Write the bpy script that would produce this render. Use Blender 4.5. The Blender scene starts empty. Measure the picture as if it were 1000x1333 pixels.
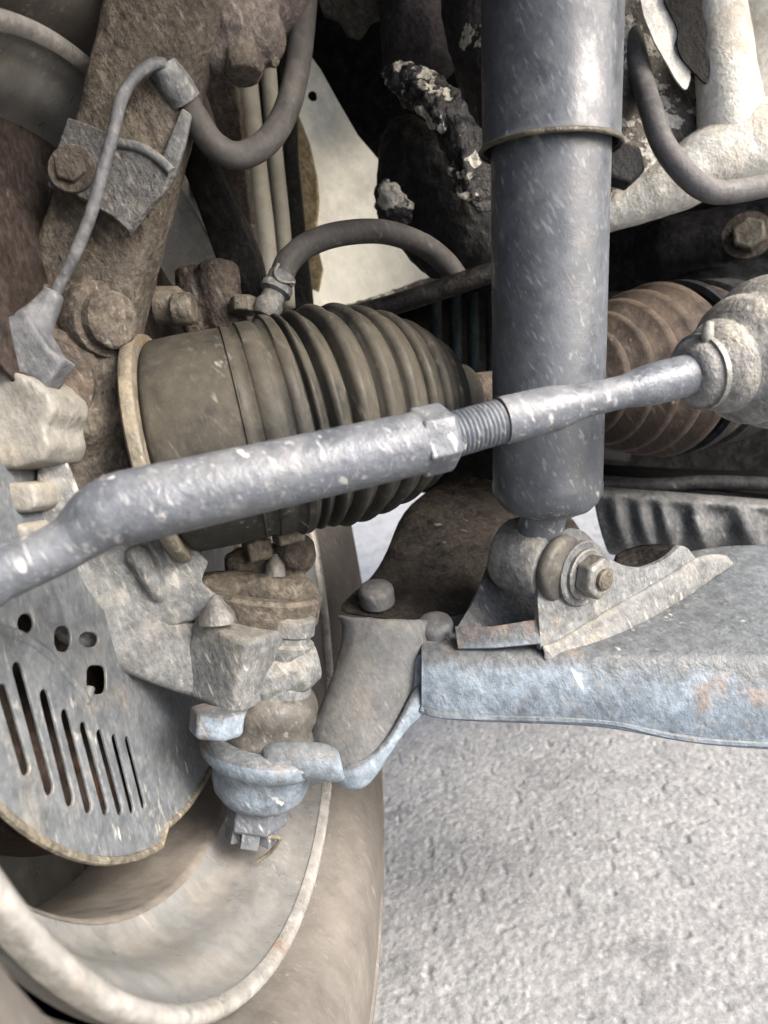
import bpy, bmesh, math, random
import numpy as np
from mathutils import Vector, Matrix, noise
from mathutils.geometry import tessellate_polygon
random.seed(4)
SC = bpy.context.scene
COL = SC.collection
# ------------------------------------------------------------------ camera
F = 963.0; H = 0.42
PITCH, ROLL = math.radians(14), math.radians(14)
CP = Vector((0, 0, H))
fwd = Vector((0, math.cos(PITCH), -math.sin(PITCH)))
rt0 = Vector((1, 0, 0)); up0 = rt0.cross(fwd)
UP = up0 * math.cos(ROLL) + rt0 * math.sin(ROLL)
RT = rt0 * math.cos(ROLL) - up0 * math.sin(ROLL)
cd = bpy.data.cameras.new('camera'); cam = bpy.data.objects.new('camera', cd); COL.objects.link(cam)
cam.matrix_world = Matrix((
    (RT.x, UP.x, -fwd.x, CP.x), (RT.y, UP.y, -fwd.y, CP.y), (RT.z, UP.z, -fwd.z, CP.z), (0, 0, 0, 1)))
cd.sensor_fit = 'VERTICAL'; cd.sensor_height = 36.0; cd.lens = F / 1333 * 36
cd.clip_start = 0.01; cd.clip_end = 200
cd.dof.use_dof = True; cd.dof.focus_distance = 0.385; cd.dof.aperture_fstop = 10
SC.camera = cam
# ------------------------------------------------------------------ light
SUN_EL, SUN_AZ = math.radians(33), math.radians(122)   # azimuth from +Y, clockwise
sd = Vector((math.sin(SUN_AZ) * math.cos(SUN_EL), math.cos(SUN_AZ) * math.cos(SUN_EL), math.sin(SUN_EL)))
W = bpy.data.worlds.new('World'); SC.world = W; W.use_nodes = True
nt = W.node_tree; bg = nt.nodes['Background']
sky = nt.nodes.new('ShaderNodeTexSky'); sky.sky_type = 'NISHITA'; sky.sun_disc = False
sky.sun_elevation = SUN_EL; sky.sun_rotation = SUN_AZ; sky.air_density = 0.7; sky.dust_density = 4.0; sky.ozone_density = 0.8
nt.links.new(sky.outputs[0], bg.inputs[0]); bg.inputs[1].default_value = 0.12
sl = bpy.data.lights.new('sun', 'SUN'); sl.energy = 1.5; sl.angle = math.radians(32); sl.color = (1, .975, .945)
so = bpy.data.objects.new('sun', sl); COL.objects.link(so); so.location = sd * 5
so.rotation_euler = sd.to_track_quat('Z', 'Y').to_euler()
vs = SC.view_settings; vs.view_transform = 'Standard'; vs.look = 'None'; vs.gamma = 1; vs.exposure = 2.4; vs.use_curve_mapping = False

# ------------------------------------------------------------------ pixel -> point helpers (photo pixels, metres)
def ray(px, py):
    return fwd + RT * ((px - 500) / F) + UP * ((666.5 - py) / F)
def U(px, py, d): return CP + ray(px, py) * d
def plane(a, b, c):
    a, b, c = U(*a), U(*b), U(*c); return a, (b - a).cross(c - a).normalized()
def on(pl, px, py):
    o, n = pl; r = ray(px, py); return CP + r * ((o - CP).dot(n) / r.dot(n))
# wheel frame: centre of the inner rim lip, WN points inboard along the axle
WC = Vector((-.090, .370, H - .068)); YAW = math.radians(8)
WN = Vector((math.cos(YAW), -math.sin(YAW), 0)); WA = Vector((math.sin(YAW), math.cos(YAW), 0)); WB = Vector((0, 0, 1))
def wpl(s): return (WC + WN * s, WN)

# ------------------------------------------------------------------ materials
MATS = {}
SD = (RT * .50 - UP * .86).normalized()           # direction of the dried dirt streaks
SE1 = SD.cross(fwd).normalized(); SE2 = SD.cross(SE1)
K = .62
def grime(name, base, dust=(.40, .38, .34), amt=.35, rough=.55, metal=0., specks=.3, rust=0., rustcol=(.22, .085, .03),
          bump=.25, fine=420., coarse=22., flake=None, flake_amt=.5, spec=.32, upw=.16, gain=None, g=1., up0=-.3):
    if name in MATS: return MATS[name]
    k0 = K if gain is None else gain
    base = tuple(c * k0 for c in base); dust = tuple(c * k0 for c in dust); rustcol = tuple(c * k0 for c in rustcol)
    m = bpy.data.materials.new(name); m.use_nodes = True; t = m.node_tree; N = t.nodes; L = t.links
    b = N['Principled BSDF']
    tc = N.new('ShaderNodeTexCoord')
    def noi(sc, det=6, ro=.6, off=0, src=None):
        n = N.new('ShaderNodeTexNoise'); n.inputs['Scale'].default_value = sc; n.inputs['Detail'].default_value = det; n.inputs['Roughness'].default_value = ro
        mp = N.new('ShaderNodeMapping'); mp.inputs['Location'].default_value = (off, off * 1.7, -off); L.new(src or tc.outputs['Object'], mp.inputs[0])
        L.new(mp.outputs[0], n.inputs['Vector']); return n.outputs['Fac']
    def ramp(src, a, c, lo=0., hi=1.):
        r = N.new('ShaderNodeMapRange'); r.inputs[1].default_value = a; r.inputs[2].default_value = c; r.inputs[3].default_value = lo; r.inputs[4].default_value = hi
        r.interpolation_type = 'SMOOTHSTEP'; L.new(src, r.inputs[0]); return r.outputs[0]
    def mul(a, k):
        q = N.new('ShaderNodeMath'); q.operation = 'MULTIPLY'; L.new(a, q.inputs[0])
        if isinstance(k, (int, float)): q.inputs[1].default_value = k
        else: L.new(k, q.inputs[1])
        return q.outputs[0]
    def mix(fac, a, c):
        q = N.new('ShaderNodeMix'); q.data_type = 'RGBA'; L.new(fac, q.inputs['Factor'])
        for s, v in ((q.inputs[6], a), (q.inputs[7], c)):
            if isinstance(v, tuple): s.default_value = (*v, 1)
            else: L.new(v, s)
        return q.outputs[2]
    def scale(c, f):
        q = N.new('ShaderNodeVectorMath'); q.operation = 'MULTIPLY'; L.new(c, q.inputs[0]); L.new(f, q.inputs[1]); return q.outputs[0]
    # streak space: stretched along SD
    cx = N.new('ShaderNodeCombineXYZ')
    for n_, (e, kk) in enumerate(((SE1, 1.), (SE2, 1.), (SD, .22))):
        dt = N.new('ShaderNodeVectorMath'); dt.operation = 'DOT_PRODUCT'; L.new(tc.outputs['Object'], dt.inputs[0]); dt.inputs[1].default_value = e * kk
        L.new(dt.outputs['Value'], cx.inputs[n_])
    ST = cx.outputs[0]
    n1 = noi(coarse, 9, .68); n1b = noi(coarse * 4.5, 6, .7, 3.3); n1c = noi(coarse * 14, 4, .65, 9.1); st = noi(coarse * 16, 5, .7, 4.4, ST)
    geo = N.new('ShaderNodeNewGeometry'); sx = N.new('ShaderNodeSeparateXYZ'); L.new(geo.outputs['Normal'], sx.inputs[0])
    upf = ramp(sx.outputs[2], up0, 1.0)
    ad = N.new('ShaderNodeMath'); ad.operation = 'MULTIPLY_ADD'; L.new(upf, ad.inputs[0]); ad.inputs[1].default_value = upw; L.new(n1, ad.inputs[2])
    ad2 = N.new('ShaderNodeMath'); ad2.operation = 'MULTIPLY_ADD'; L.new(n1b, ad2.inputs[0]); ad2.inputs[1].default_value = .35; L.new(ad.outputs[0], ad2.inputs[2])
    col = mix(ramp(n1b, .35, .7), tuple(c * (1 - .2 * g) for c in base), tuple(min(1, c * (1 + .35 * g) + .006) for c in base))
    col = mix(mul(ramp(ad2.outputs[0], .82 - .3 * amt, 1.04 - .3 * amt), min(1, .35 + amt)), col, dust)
    n4 = noi(coarse * 1.6, 8, .72, 14.2)
    col = mix(mul(ramp(n4, .52, .70), .30 + .32 * g), col, tuple(c * .32 for c in base))
    if rust > 0:
        n2 = noi(coarse * .8, 9, .72, 8.1)
        col = mix(mul(ramp(n2, .68 - .22 * rust, .78 - .2 * rust), .85), col, rustcol)
    if flake:
        nf = noi(34, 7, .62, 5.7)
        col = mix(ramp(nf, .56 - .1 * flake_amt, .575 - .1 * flake_amt), col, flake)
    col = scale(col, ramp(n1c, .28, .72, 1 - .30 * g, 1 + .28 * g)); col = scale(col, ramp(st, .3, .7, 1 - .24 * g, 1 + .24 * g))
    if specks > 0:
        n3 = noi(300, 2, .5, 1.9, ST); n5 = noi(26, 4, .6, 21.)
        col = mix(mul(mul(ramp(n3, .60, .72), ramp(n5, .40, .66)), min(1, specks * 1.3)), col, tuple(min(.5, c * 1.5 + .10) for c in dust))
        n7 = noi(150, 2, .5, 41., ST)
        col = mix(mul(mul(ramp(n7, .68, .74), ramp(n5, .45, .6)), min(1, specks * 1.5)), col, (.42, .415, .39))
        n6 = noi(620, 2, .5, 31., ST)
        col = mix(mul(ramp(n6, .58, .75), specks * .8), col, tuple(min(.5, c * 1.4 + .05) for c in dust))
    L.new(col, b.inputs['Base Color'])
    b.inputs['Metallic'].default_value = metal; b.inputs['Specular IOR Level'].default_value = spec
    L.new(ramp(n1b, .3, .7, max(.05, rough - .14), min(1, rough + .22)), b.inputs['Roughness'])
    nb = noi(fine, 5, .6, 2.2); nb2 = noi(fine * .22, 6, .65, 12.2)
    sm = N.new('ShaderNodeMath'); sm.operation = 'MULTIPLY_ADD'; L.new(nb2, sm.inputs[0]); sm.inputs[1].default_value = 2.6; L.new(nb, sm.inputs[2])
    sm2 = N.new('ShaderNodeMath'); sm2.operation = 'MULTIPLY_ADD'; L.new(st, sm2.inputs[0]); sm2.inputs[1].default_value = .8; L.new(sm.outputs[0], sm2.inputs[2])
    bp = N.new('ShaderNodeBump'); bp.inputs['Strength'].default_value = min(1, bump * (.5 + 1.3 * g)); bp.inputs['Distance'].default_value = .0014
    L.new(sm2.outputs[0], bp.inputs['Height']); L.new(bp.outputs[0], b.inputs['Normal'])
    MATS[name] = m; return m

BLUEGREY = (.17, .20, .235)
M_shock = grime('dusty_grey_paint', (.094, .106, .124), (.205, .212, .218), .30, .40, .0, .45, bump=.10, coarse=14, g=0.38, spec=.45)
M_arm = grime('blue_grey_chassis_paint', (.205, .255, .305), (.080, .078, .072), .40, .45, .0, .6, rust=.60, rustcol=(.27, .20, .155), bump=.26, coarse=16, up0=.15, upw=.60, g=0.75)  # dark dust on upward faces also paints in the shade on the arm's top
M_armdark = grime('dark_dusty_arm_paint', (.10, .106, .11), (.165, .16, .148), .40, .6, 0, .3, bump=.2, g=0.4)
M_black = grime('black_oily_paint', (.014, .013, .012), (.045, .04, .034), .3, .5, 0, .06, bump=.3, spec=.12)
M_cast = grime('muddy_cast_iron', (.115, .10, .083), (.245, .215, .17), .5, .78, 0, .25, rust=.25, rustcol=(.20, .12, .06), bump=.7, spec=.2)
M_castgrey = grime('dusty_grey_cast_iron', (.165, .175, .18), (.31, .295, .255), .46, .55, 0, .45, rust=.25, rustcol=(.26, .18, .10), bump=.28, g=0.8)
M_brown = grime('brown_muddy_iron', (.095, .075, .062), (.20, .165, .125), .5, .75, 0, .2, bump=.6)
M_rubber = grime('dusty_black_rubber', (.075, .072, .065), (.22, .205, .17), .42, .52, 0, .28, bump=.15, g=0.5)
M_boot = grime('cv_boot_rubber', (.033, .033, .029), (.100, .090, .070), .45, .62, 0, .22, bump=.12, coarse=12, g=0.4, spec=.2)
M_bootbrown = grime('muddy_brown_boot_rubber', (.050, .038, .031), (.125, .097, .074), .5, .7, 0, .2, bump=.2, g=0.5, spec=.15)
M_clamp = grime('dirty_clamp_band', (.15, .135, .105), (.25, .21, .15), .4, .45, .2, .3, rust=.3, bump=.3)
M_hose = grime('matt_hose_rubber', (.095, .090, .085), (.19, .175, .155), .35, .62, 0, .16, bump=.12, g=0.35, spec=.2)
M_steel = grime('dirty_zinc_steel', (.25, .25, .24), (.34, .31, .25), .4, .42, .35, .4, rust=.25, rustcol=(.35, .22, .10), bump=.35, g=0.7)
M_rod = grime('blue_grey_rod_steel', (.128, .143, .168), (.25, .255, .26), .35, .42, .10, .6, bump=.3, coarse=14, g=0.35, spec=.4)
M_shield = grime('galvanised_shield', (.135, .150, .165), (.235, .225, .195), .40, .5, .15, .40, rust=.20, rustcol=(.38, .24, .12), bump=.2, g=0.5)
M_rim = grime('dusty_rim_paint', (.245, .25, .245), (.29, .275, .245), .45, .36, .25, .25, rust=.25, rustcol=(.40, .22, .10), bump=.10, coarse=10, g=0.28)
M_tyre = grime('dusty_tyre_rubber', (.135, .124, .112), (.19, .175, .155), .5, .85, 0, .2, bump=.25, coarse=7, g=0.22, spec=.12)
M_disc = grime('rusty_brake_disc', (.04, .027, .021), (.08, .056, .042), .4, .6, .3, .1, rust=.5)
M_cream = grime('cream_body_paint', (.78, .77, .67), (.60, .55, .42), .22, .5, 0, .05, gain=1.0, rust=.06, rustcol=(.40, .28, .12), bump=.06, coarse=7, g=0.22)
M_stain = grime('stained_sealant', (.42, .33, .18), (.52, .46, .33), .4, .7, 0, .05, bump=.4)
M_flake = grime('flaking_black_paint', (.018, .018, .020), (.07, .067, .064), .25, .22, 0, .10, bump=.6, flake=(.50, .48, .42), flake_amt=.25, spec=.5)
M_rail = grime('dirty_white_rail_paint', (.66, .65, .60), (.36, .31, .23), .42, .5, 0, .35, rust=.36, rustcol=(.36, .25, .12), bump=.4, coarse=13, gain=.9, g=0.55)
M_railflake = grime('peeling_rail_paint', (.15, .135, .115), (.33, .30, .25), .42, .5, 0, .4, rust=.2, rustcol=(.10, .075, .05), bump=.7, flake=(.48, .465, .42), flake_amt=.05, coarse=24)
M_mount = grime('dark_mount', (.020, .020, .022), (.06, .06, .06), .3, .55, 0, .08, spec=.12)
M_cross = grime('dark_grey_crossmember', (.07, .075, .08), (.19, .19, .18), .38, .5, 0, .3, bump=.3)
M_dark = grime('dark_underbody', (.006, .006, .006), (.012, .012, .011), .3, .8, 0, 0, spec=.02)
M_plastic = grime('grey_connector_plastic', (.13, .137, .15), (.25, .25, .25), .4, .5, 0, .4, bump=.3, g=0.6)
M_caliper = grime('pale_caliper_casting', (.29, .285, .26), (.37, .34, .28), .45, .55, .1, .2, rust=.15, rustcol=(.35, .26, .12), bump=.35, g=.4)

# ------------------------------------------------------------------ object helpers
def tag(o, label, cat, group=None, kind=None):
    if label: o['label'] = label
    if cat: o['category'] = cat
    if group: o['group'] = group
    if kind: o['kind'] = kind
    return o
def thing(name, loc, label, cat, group=None):
    o = bpy.data.objects.new(name, None); COL.objects.link(o); o.location = loc; o.empty_display_size = .02
    return tag(o, label, cat, group)
def origin(o):
    v = Vector((0, 0, 0))
    while o is not None: v += o.location; o = o.parent
    return v
def obj(name, bm, mat, parent=None, smooth=40, bevel=0, subsurf=0, solid=0, voxel=0, vsmooth=6, disp=0, loc=None, segs=2):
    base = origin(parent) if parent else (Vector(loc) if loc is not None else Vector((0, 0, 0)))
    me = bpy.data.meshes.new(name); bmesh.ops.recalc_face_normals(bm, faces=bm.faces[:])
    bmesh.ops.translate(bm, verts=bm.verts[:], vec=-base)
    bm.to_mesh(me); bm.free()
    me.shade_smooth()
    if smooth < 180 and not voxel and not subsurf: me.set_sharp_from_angle(angle=math.radians(smooth))
    o = bpy.data.objects.new(name, me); COL.objects.link(o); me.materials.append(mat)
    if parent: o.parent = parent
    else: o.location = base
    if solid:
        s = o.modifiers.new('solid', 'SOLIDIFY'); s.thickness = solid; s.offset = 0
    if voxel:
        s = o.modifiers.new('remesh', 'REMESH'); s.mode = 'VOXEL'; s.voxel_size = voxel; s.use_smooth_shade = True
        if vsmooth:
            s = o.modifiers.new('smooth', 'SMOOTH'); s.factor = .5; s.iterations = vsmooth
    if bevel:
        s = o.modifiers.new('bevel', 'BEVEL'); s.width = bevel; s.segments = segs; s.limit_method = 'ANGLE'; s.angle_limit = math.radians(35)
        s.harden_normals = False
    if subsurf:
        s = o.modifiers.new('sub', 'SUBSURF'); s.levels = subsurf; s.render_levels = subsurf
    if disp:
        tx = bpy.data.textures.get('cast_noise') or bpy.data.textures.new('cast_noise', 'CLOUDS'); tx.noise_scale = .009; tx.noise_depth = 6
        s = o.modifiers.new('disp', 'DISPLACE'); s.texture = tx; s.strength = disp; s.mid_level = .5; s.texture_coords = 'LOCAL'
    return o
def spline(pts, n):
    P = [Vector(p) for p in pts]; out = []
    E = [P[0] * 2 - P[1]] + P + [P[-1] * 2 - P[-2]]
    for i in range(1, len(E) - 2):
        a, b, c, d = E[i - 1:i + 3]
        for k in range(n):
            t = k / n
            out.append(.5 * ((2 * b) + (c - a) * t + (2 * a - 5 * b + 4 * c - d) * t * t + (3 * b - a - 3 * c + d) * t ** 3))
    out.append(P[-1]); return out
def frame(d, ref=None):
    d = d.normalized(); r = ref if ref is not None else (Vector((0, 0, 1)) if abs(d.z) < .9 else Vector((1, 0, 0)))
    x = (r - d * r.dot(d)).normalized(); return x, d.cross(x)
def sweep(bm, path, rad, seg=16, cap=True, flat=1.0, ref=None, wob=0, sq=2.0):
    n = len(path); rs = rad if isinstance(rad, (list, tuple)) else [rad] * n
    if len(rs) != n:
        q = np.interp(np.linspace(0, 1, n), np.linspace(0, 1, len(rs)), rs); rs = list(q)
    rings = []; x = None
    for i, p in enumerate(path):
        d = (path[min(i + 1, n - 1)] - path[max(i - 1, 0)])
        x, y = frame(d, x if x is not None else ref)
        ring = []
        for k in range(seg):
            a = 2 * math.pi * k / seg; r = rs[i]
            if wob: r *= 1 + wob * noise.noise(Vector((math.cos(a), math.sin(a), i * .35)))
            c_, s_ = math.cos(a), math.sin(a)
            if sq != 2: c_, s_ = math.copysign(abs(c_) ** (2 / sq), c_), math.copysign(abs(s_) ** (2 / sq), s_)
            ring.append(bm.verts.new(p + x * c_ * r + y * s_ * r * flat))
        rings.append(ring)
    for a, b in zip(rings, rings[1:]):
        for k in range(seg): bm.faces.new((a[k], a[(k + 1) % seg], b[(k + 1) % seg], b[k]))
    if cap:
        bm.faces.new(rings[0][::-1]); bm.faces.new(rings[-1])
    return bm
def tube(pts, rad, n=8, seg=14, **k): return sweep(bmesh.new(), spline(pts, n), rad, seg, **k)
def lathe(p0, ax, prof, seg=48, cap=True, bm=None, ref=None, wob=0, hexa=False):
    bm = bm or bmesh.new(); ax = ax.normalized(); x, y = frame(ax, ref); rings = []
    for s, r in prof:
        rings.append([bm.verts.new(p0 + ax * s + (x * math.cos(a) + y * math.sin(a)) * max(r, 1e-5) * (1 + (wob * noise.noise(Vector((math.cos(a) * 2, math.sin(a) * 2, s * 60))) if wob else 0)))
                      for a in [2 * math.pi * k / seg for k in range(seg)]])
    for a, b in zip(rings, rings[1:]):
        for k in range(seg): bm.faces.new((a[k], a[(k + 1) % seg], b[(k + 1) % seg], b[k]))
    if cap:
        bm.faces.new(rings[0][::-1]); bm.faces.new(rings[-1])
    return bm
def nut(p0, ax, r, h, bm=None, ref=None):
    return lathe(p0, ax, [(0, r * .96), (h * .1, r), (h * .85, r), (h, r * .86)], 6, bm=bm, ref=ref)
def slab(pts, th, bm=None, away=None):
    bm = bm or bmesh.new(); n = Vector((0, 0, 0)); k = len(pts); c = sum(pts, Vector()) / k
    for i in range(k): n += (pts[i] - c).cross(pts[(i + 1) % k] - c)
    n.normalize()
    if n.dot(away if away is not None else c - CP) < 0: n = -n
    f = [bm.verts.new(p) for p in pts]; b = [bm.verts.new(p + n * th) for p in pts]
    for t in tessellate_polygon([pts]):
        bm.faces.new([f[i] for i in t]); bm.faces.new([b[i] for i in reversed(t)])
    for i in range(k): bm.faces.new((f[i], f[(i + 1) % k], b[(i + 1) % k], b[i]))
    bmesh.ops.dissolve_limit(bm, angle_limit=.02, verts=bm.verts[:], edges=bm.edges[:])
    return bm
def soft(pts, n=4):
    q = [Vector((x, y, 0)) for x, y in pts]; return [tuple(v)[:2] for v in spline(q, n)]
def pslab(pl, px, th, bm=None): return slab([on(pl, *p) for p in px], th, bm)
def loft(rows, bm=None):
    bm = bm or bmesh.new(); V = [[bm.verts.new(p) for p in r] for r in rows]
    for a, b in zip(V, V[1:]):
        for k in range(len(a) - 1): bm.faces.new((a[k], a[k + 1], b[k + 1], b[k]))
    return bm
def ploft(rows): return loft([[U(*p) for p in r] for r in rows])
def cap_(bm, a, b, ra, rb, seg=14):
    d = b - a; prof = [(-ra * .7, ra * .6), (0, ra), (d.length, rb), (d.length + rb * .7, rb * .6)]
    return lathe(a, d, prof, seg, bm=bm)
def ball(bm, p, r, sc=(1, 1, 1)):
    q = bmesh.ops.create_uvsphere(bm, u_segments=18, v_segments=12, radius=r)['verts']
    for v in q: v.co = Vector((v.co.x * sc[0], v.co.y * sc[1], v.co.z * sc[2])) + p
def box(bm, c, ax, hx, hy, hz, ref=None):
    ax = ax.normalized(); x, y = frame(ax, ref); v = []
    for i in (-1, 1):
        for j in (-1, 1):
            for k in (-1, 1): v.append(bm.verts.new(c + ax * hx * i + x * hy * j + y * hz * k))
    for f in ((0, 1, 3, 2), (4, 6, 7, 5), (0, 4, 5, 1), (2, 3, 7, 6), (0, 2, 6, 4), (1, 5, 7, 3)): bm.faces.new([v[i] for i in f])
def px(n, d): return n * d / F      # length of n photo pixels at depth d

# ================================================================== GROUND
def axis(lo, hi, step, far):
    core = list(np.arange(lo, hi, step)); a = []; s = step; v = lo
    while v > -far: s *= 1.6; v -= s; a.append(v)
    b = []; s = step; v = core[-1]
    while v < far: s *= 1.6; v += s; b.append(v)
    return np.array(a[::-1] + core + b)
gx = axis(-.14, .78, .0013, 40.); gy = axis(.22, 1.25, .0015, 40.)
rs = np.random.RandomState(3)
def vnoise(X, Y, f):
    u, v = X * f, Y * f; i, j = np.floor(u).astype(int), np.floor(v).astype(int); a, b = u - i, v - j
    a = a * a * (3 - 2 * a); b = b * b * (3 - 2 * b); T = rs.rand(512, 512); g = lambda p, q: T[p % 512, q % 512]
    return (g(i, j) * (1 - a) + g(i + 1, j) * a) * (1 - b) + (g(i, j + 1) * (1 - a) + g(i + 1, j + 1) * a) * b
GX, GY = np.meshgrid(gx, gy)
def cells(X, Y, f):          # height of rounded stones, one per jittered cell
    u, v = X * f, Y * f; i, j = np.floor(u).astype(int), np.floor(v).astype(int); T = rs.rand(256, 256, 3); best = np.full(X.shape, 9.); hh = np.zeros(X.shape)
    for a in (-1, 0, 1):
        for b in (-1, 0, 1):
            q = T[(i + a) % 256, (j + b) % 256]; d = (u - i - a - q[..., 0]) ** 2 + (v - j - b - q[..., 1]) ** 2
            m = d < best; best = np.where(m, d, best); hh = np.where(m, q[..., 2], hh)
    return hh, best
h1, b1 = cells(GX, GY, 210); h2, b2 = cells(GX + .3, GY, 380)
Z = .00045 * h1 * np.clip(1 - b1 * 1.3, 0, 1) + .0005 * h2 * np.clip(1 - b2, 0, 1) + .002 * (vnoise(GX, GY, 17) - .5)
Z -= .0008 * (np.clip(vnoise(GX, GY, 130) - .80, 0, .1) * 10)
near = np.clip(1 - np.maximum(np.abs(GX - .32) - .48, np.abs(GY - .73) - .53) * 20, 0, 1); Z *= near
nx, ny = len(gx), len(gy)
co = np.stack([GX, GY, Z - .002], -1).reshape(-1, 3)
me = bpy.data.meshes.new('ground')
idx = np.arange(nx * ny).reshape(ny, nx)
fc = np.stack([idx[:-1, :-1], idx[:-1, 1:], idx[1:, 1:], idx[1:, :-1]], -1).reshape(-1, 4)
me.vertices.add(nx * ny); me.vertices.foreach_set('co', co.ravel())
me.loops.add(fc.size); me.loops.foreach_set('vertex_index', fc.ravel().astype(np.int32))
me.polygons.add(len(fc)); me.polygons.foreach_set('loop_start', np.arange(0, fc.size, 4, dtype=np.int32))
me.update(calc_edges=True); me.shade_smooth()
M_ground = grime('asphalt', (.186, .190, .190), (.222, .223, .220), .45, .85, 0, .3, bump=.22, fine=620, coarse=11, gain=1.0, g=0.45, spec=.15)
t_ = M_ground.node_tree; N_ = t_.nodes; b_ = N_['Principled BSDF']; src = b_.inputs['Base Color'].links[0].from_socket
tc_ = N_.new('ShaderNodeTexCoord'); prev = src
for sc_v, lo, hi in ((420., .86, 1.10), (190., .93, 1.04)):
    vo_ = N_.new('ShaderNodeTexVoronoi'); vo_.inputs['Scale'].default_value = sc_v; t_.links.new(tc_.outputs['Object'], vo_.inputs['Vector'])
    mr_ = N_.new('ShaderNodeMapRange'); mr_.inputs[3].default_value = lo; mr_.inputs[4].default_value = hi
    sp_ = N_.new('ShaderNodeSeparateColor'); t_.links.new(vo_.outputs['Color'], sp_.inputs[0]); t_.links.new(sp_.outputs[0], mr_.inputs[0])
    mx_ = N_.new('ShaderNodeVectorMath'); mx_.operation = 'MULTIPLY'; t_.links.new(prev, mx_.inputs[0]); t_.links.new(mr_.outputs[0], mx_.inputs[1]); prev = mx_.outputs[0]
t_.links.new(prev, b_.inputs['Base Color'])
me.materials.append(M_ground)
g = bpy.data.objects.new('ground', me); COL.objects.link(g); g['kind'] = 'structure'
tag(g, 'rough pale grey asphalt ground under the car', 'ground')

# ================================================================== WHEEL
base = Vector((WC.x, WC.y, 0)) - WN * .09
wheel = thing('wheel', base, 'dusty car wheel with grey rim and brown dusty tyre seen from its inner side', 'wheel')
tp = [(-.020, .2150), (-.017, .2195), (-.008, .2235), (.005, .2275), (.015, .234), (.0235, .25), (.024, .268), (.0215, .288), (.015, .310), (.006, .328), (-.010, .341),
      (-.03, .3475), (-.09, .352), (-.15, .3475), (-.172, .341), (-.19, .325), (-.203, .29), (-.205, .25), (-.195, .222), (-.178, .2145)]
tyre = obj('tyre', lathe(WC, WN, [(s, r) for s, r in tp], 144, cap=False), M_tyre, wheel, smooth=180)
bm = lathe(WC, WN, [(.0150, .2990), (.0192, .3010), (.0186, .3045), (.0120, .3080)], 160, cap=False)
obj('shoulder_rib', bm, M_tyre, tyre, smooth=180)
rp = [(-.010, .2165), (-.003, .2172), (.002, .2165), (.0045, .2145), (.0042, .2122), (.0015, .2104), (-.006, .2080), (-.0105, .2040), (-.014, .2000), (-.019, .1968),
      (-.026, .1945), (-.033, .1920), (-.039, .1875), (-.042, .1828), (-.0435, .1795)]
bp_ = [(-.0425, .1800), (-.0445, .1782), (-.047, .1775), (-.056, .1768), (-.085, .1755), (-.115, .1745), (-.128, .178), (-.14, .19), (-.175, .195), (-.178, .2145)]
obj('barrel', lathe(WC, WN, bp_, 160, cap=False), grime('brown_dusty_barrel', (.17, .155, .135), (.24, .215, .18), .4, .6, 0, .12, bump=.12, coarse=9, g=.35), wheel, smooth=180)
obj('rim', lathe(WC, WN, rp, 160, cap=False), M_rim, wheel, smooth=180)
obj('rim_lip', lathe(WC, WN, [(-.002, .2180), (.0035, .2176), (.0060, .2160), (.0064, .2138), (.0052, .2116), (.0018, .2100)], 160, cap=False), grime('worn_lip', (.38, .375, .355), (.36, .335, .29), .35, .35, .3, .3, rust=.42, rustcol=(.42, .22, .11), bump=.2, coarse=14, g=0.5), wheel, smooth=180)
dp = [(-.108, .1775), (-.118, .16), (-.125, .13), (-.118, .10), (-.105, .085), (-.10, .04)]
obj('rim_disc', lathe(WC, WN, dp, 96, cap=True), M_rim, wheel, smooth=180)
# bead balance weight
a0 = math.radians(0)
# ---------------- brake disc
disc = thing('brake_disc', WC - WN * .075, 'rusty brake disc behind the slotted dust shield', 'brake disc')
obj('friction_ring', lathe(WC - WN * .085, WN, [(0, .07), (0, .150), (.022, .150), (.022, .07)], 96, cap=True), M_disc, disc)
obj('hub_bell', lathe(WC - WN * .10, WN, [(0, .06), (.045, .055), (.05, .03)], 48), M_disc, disc)
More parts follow.
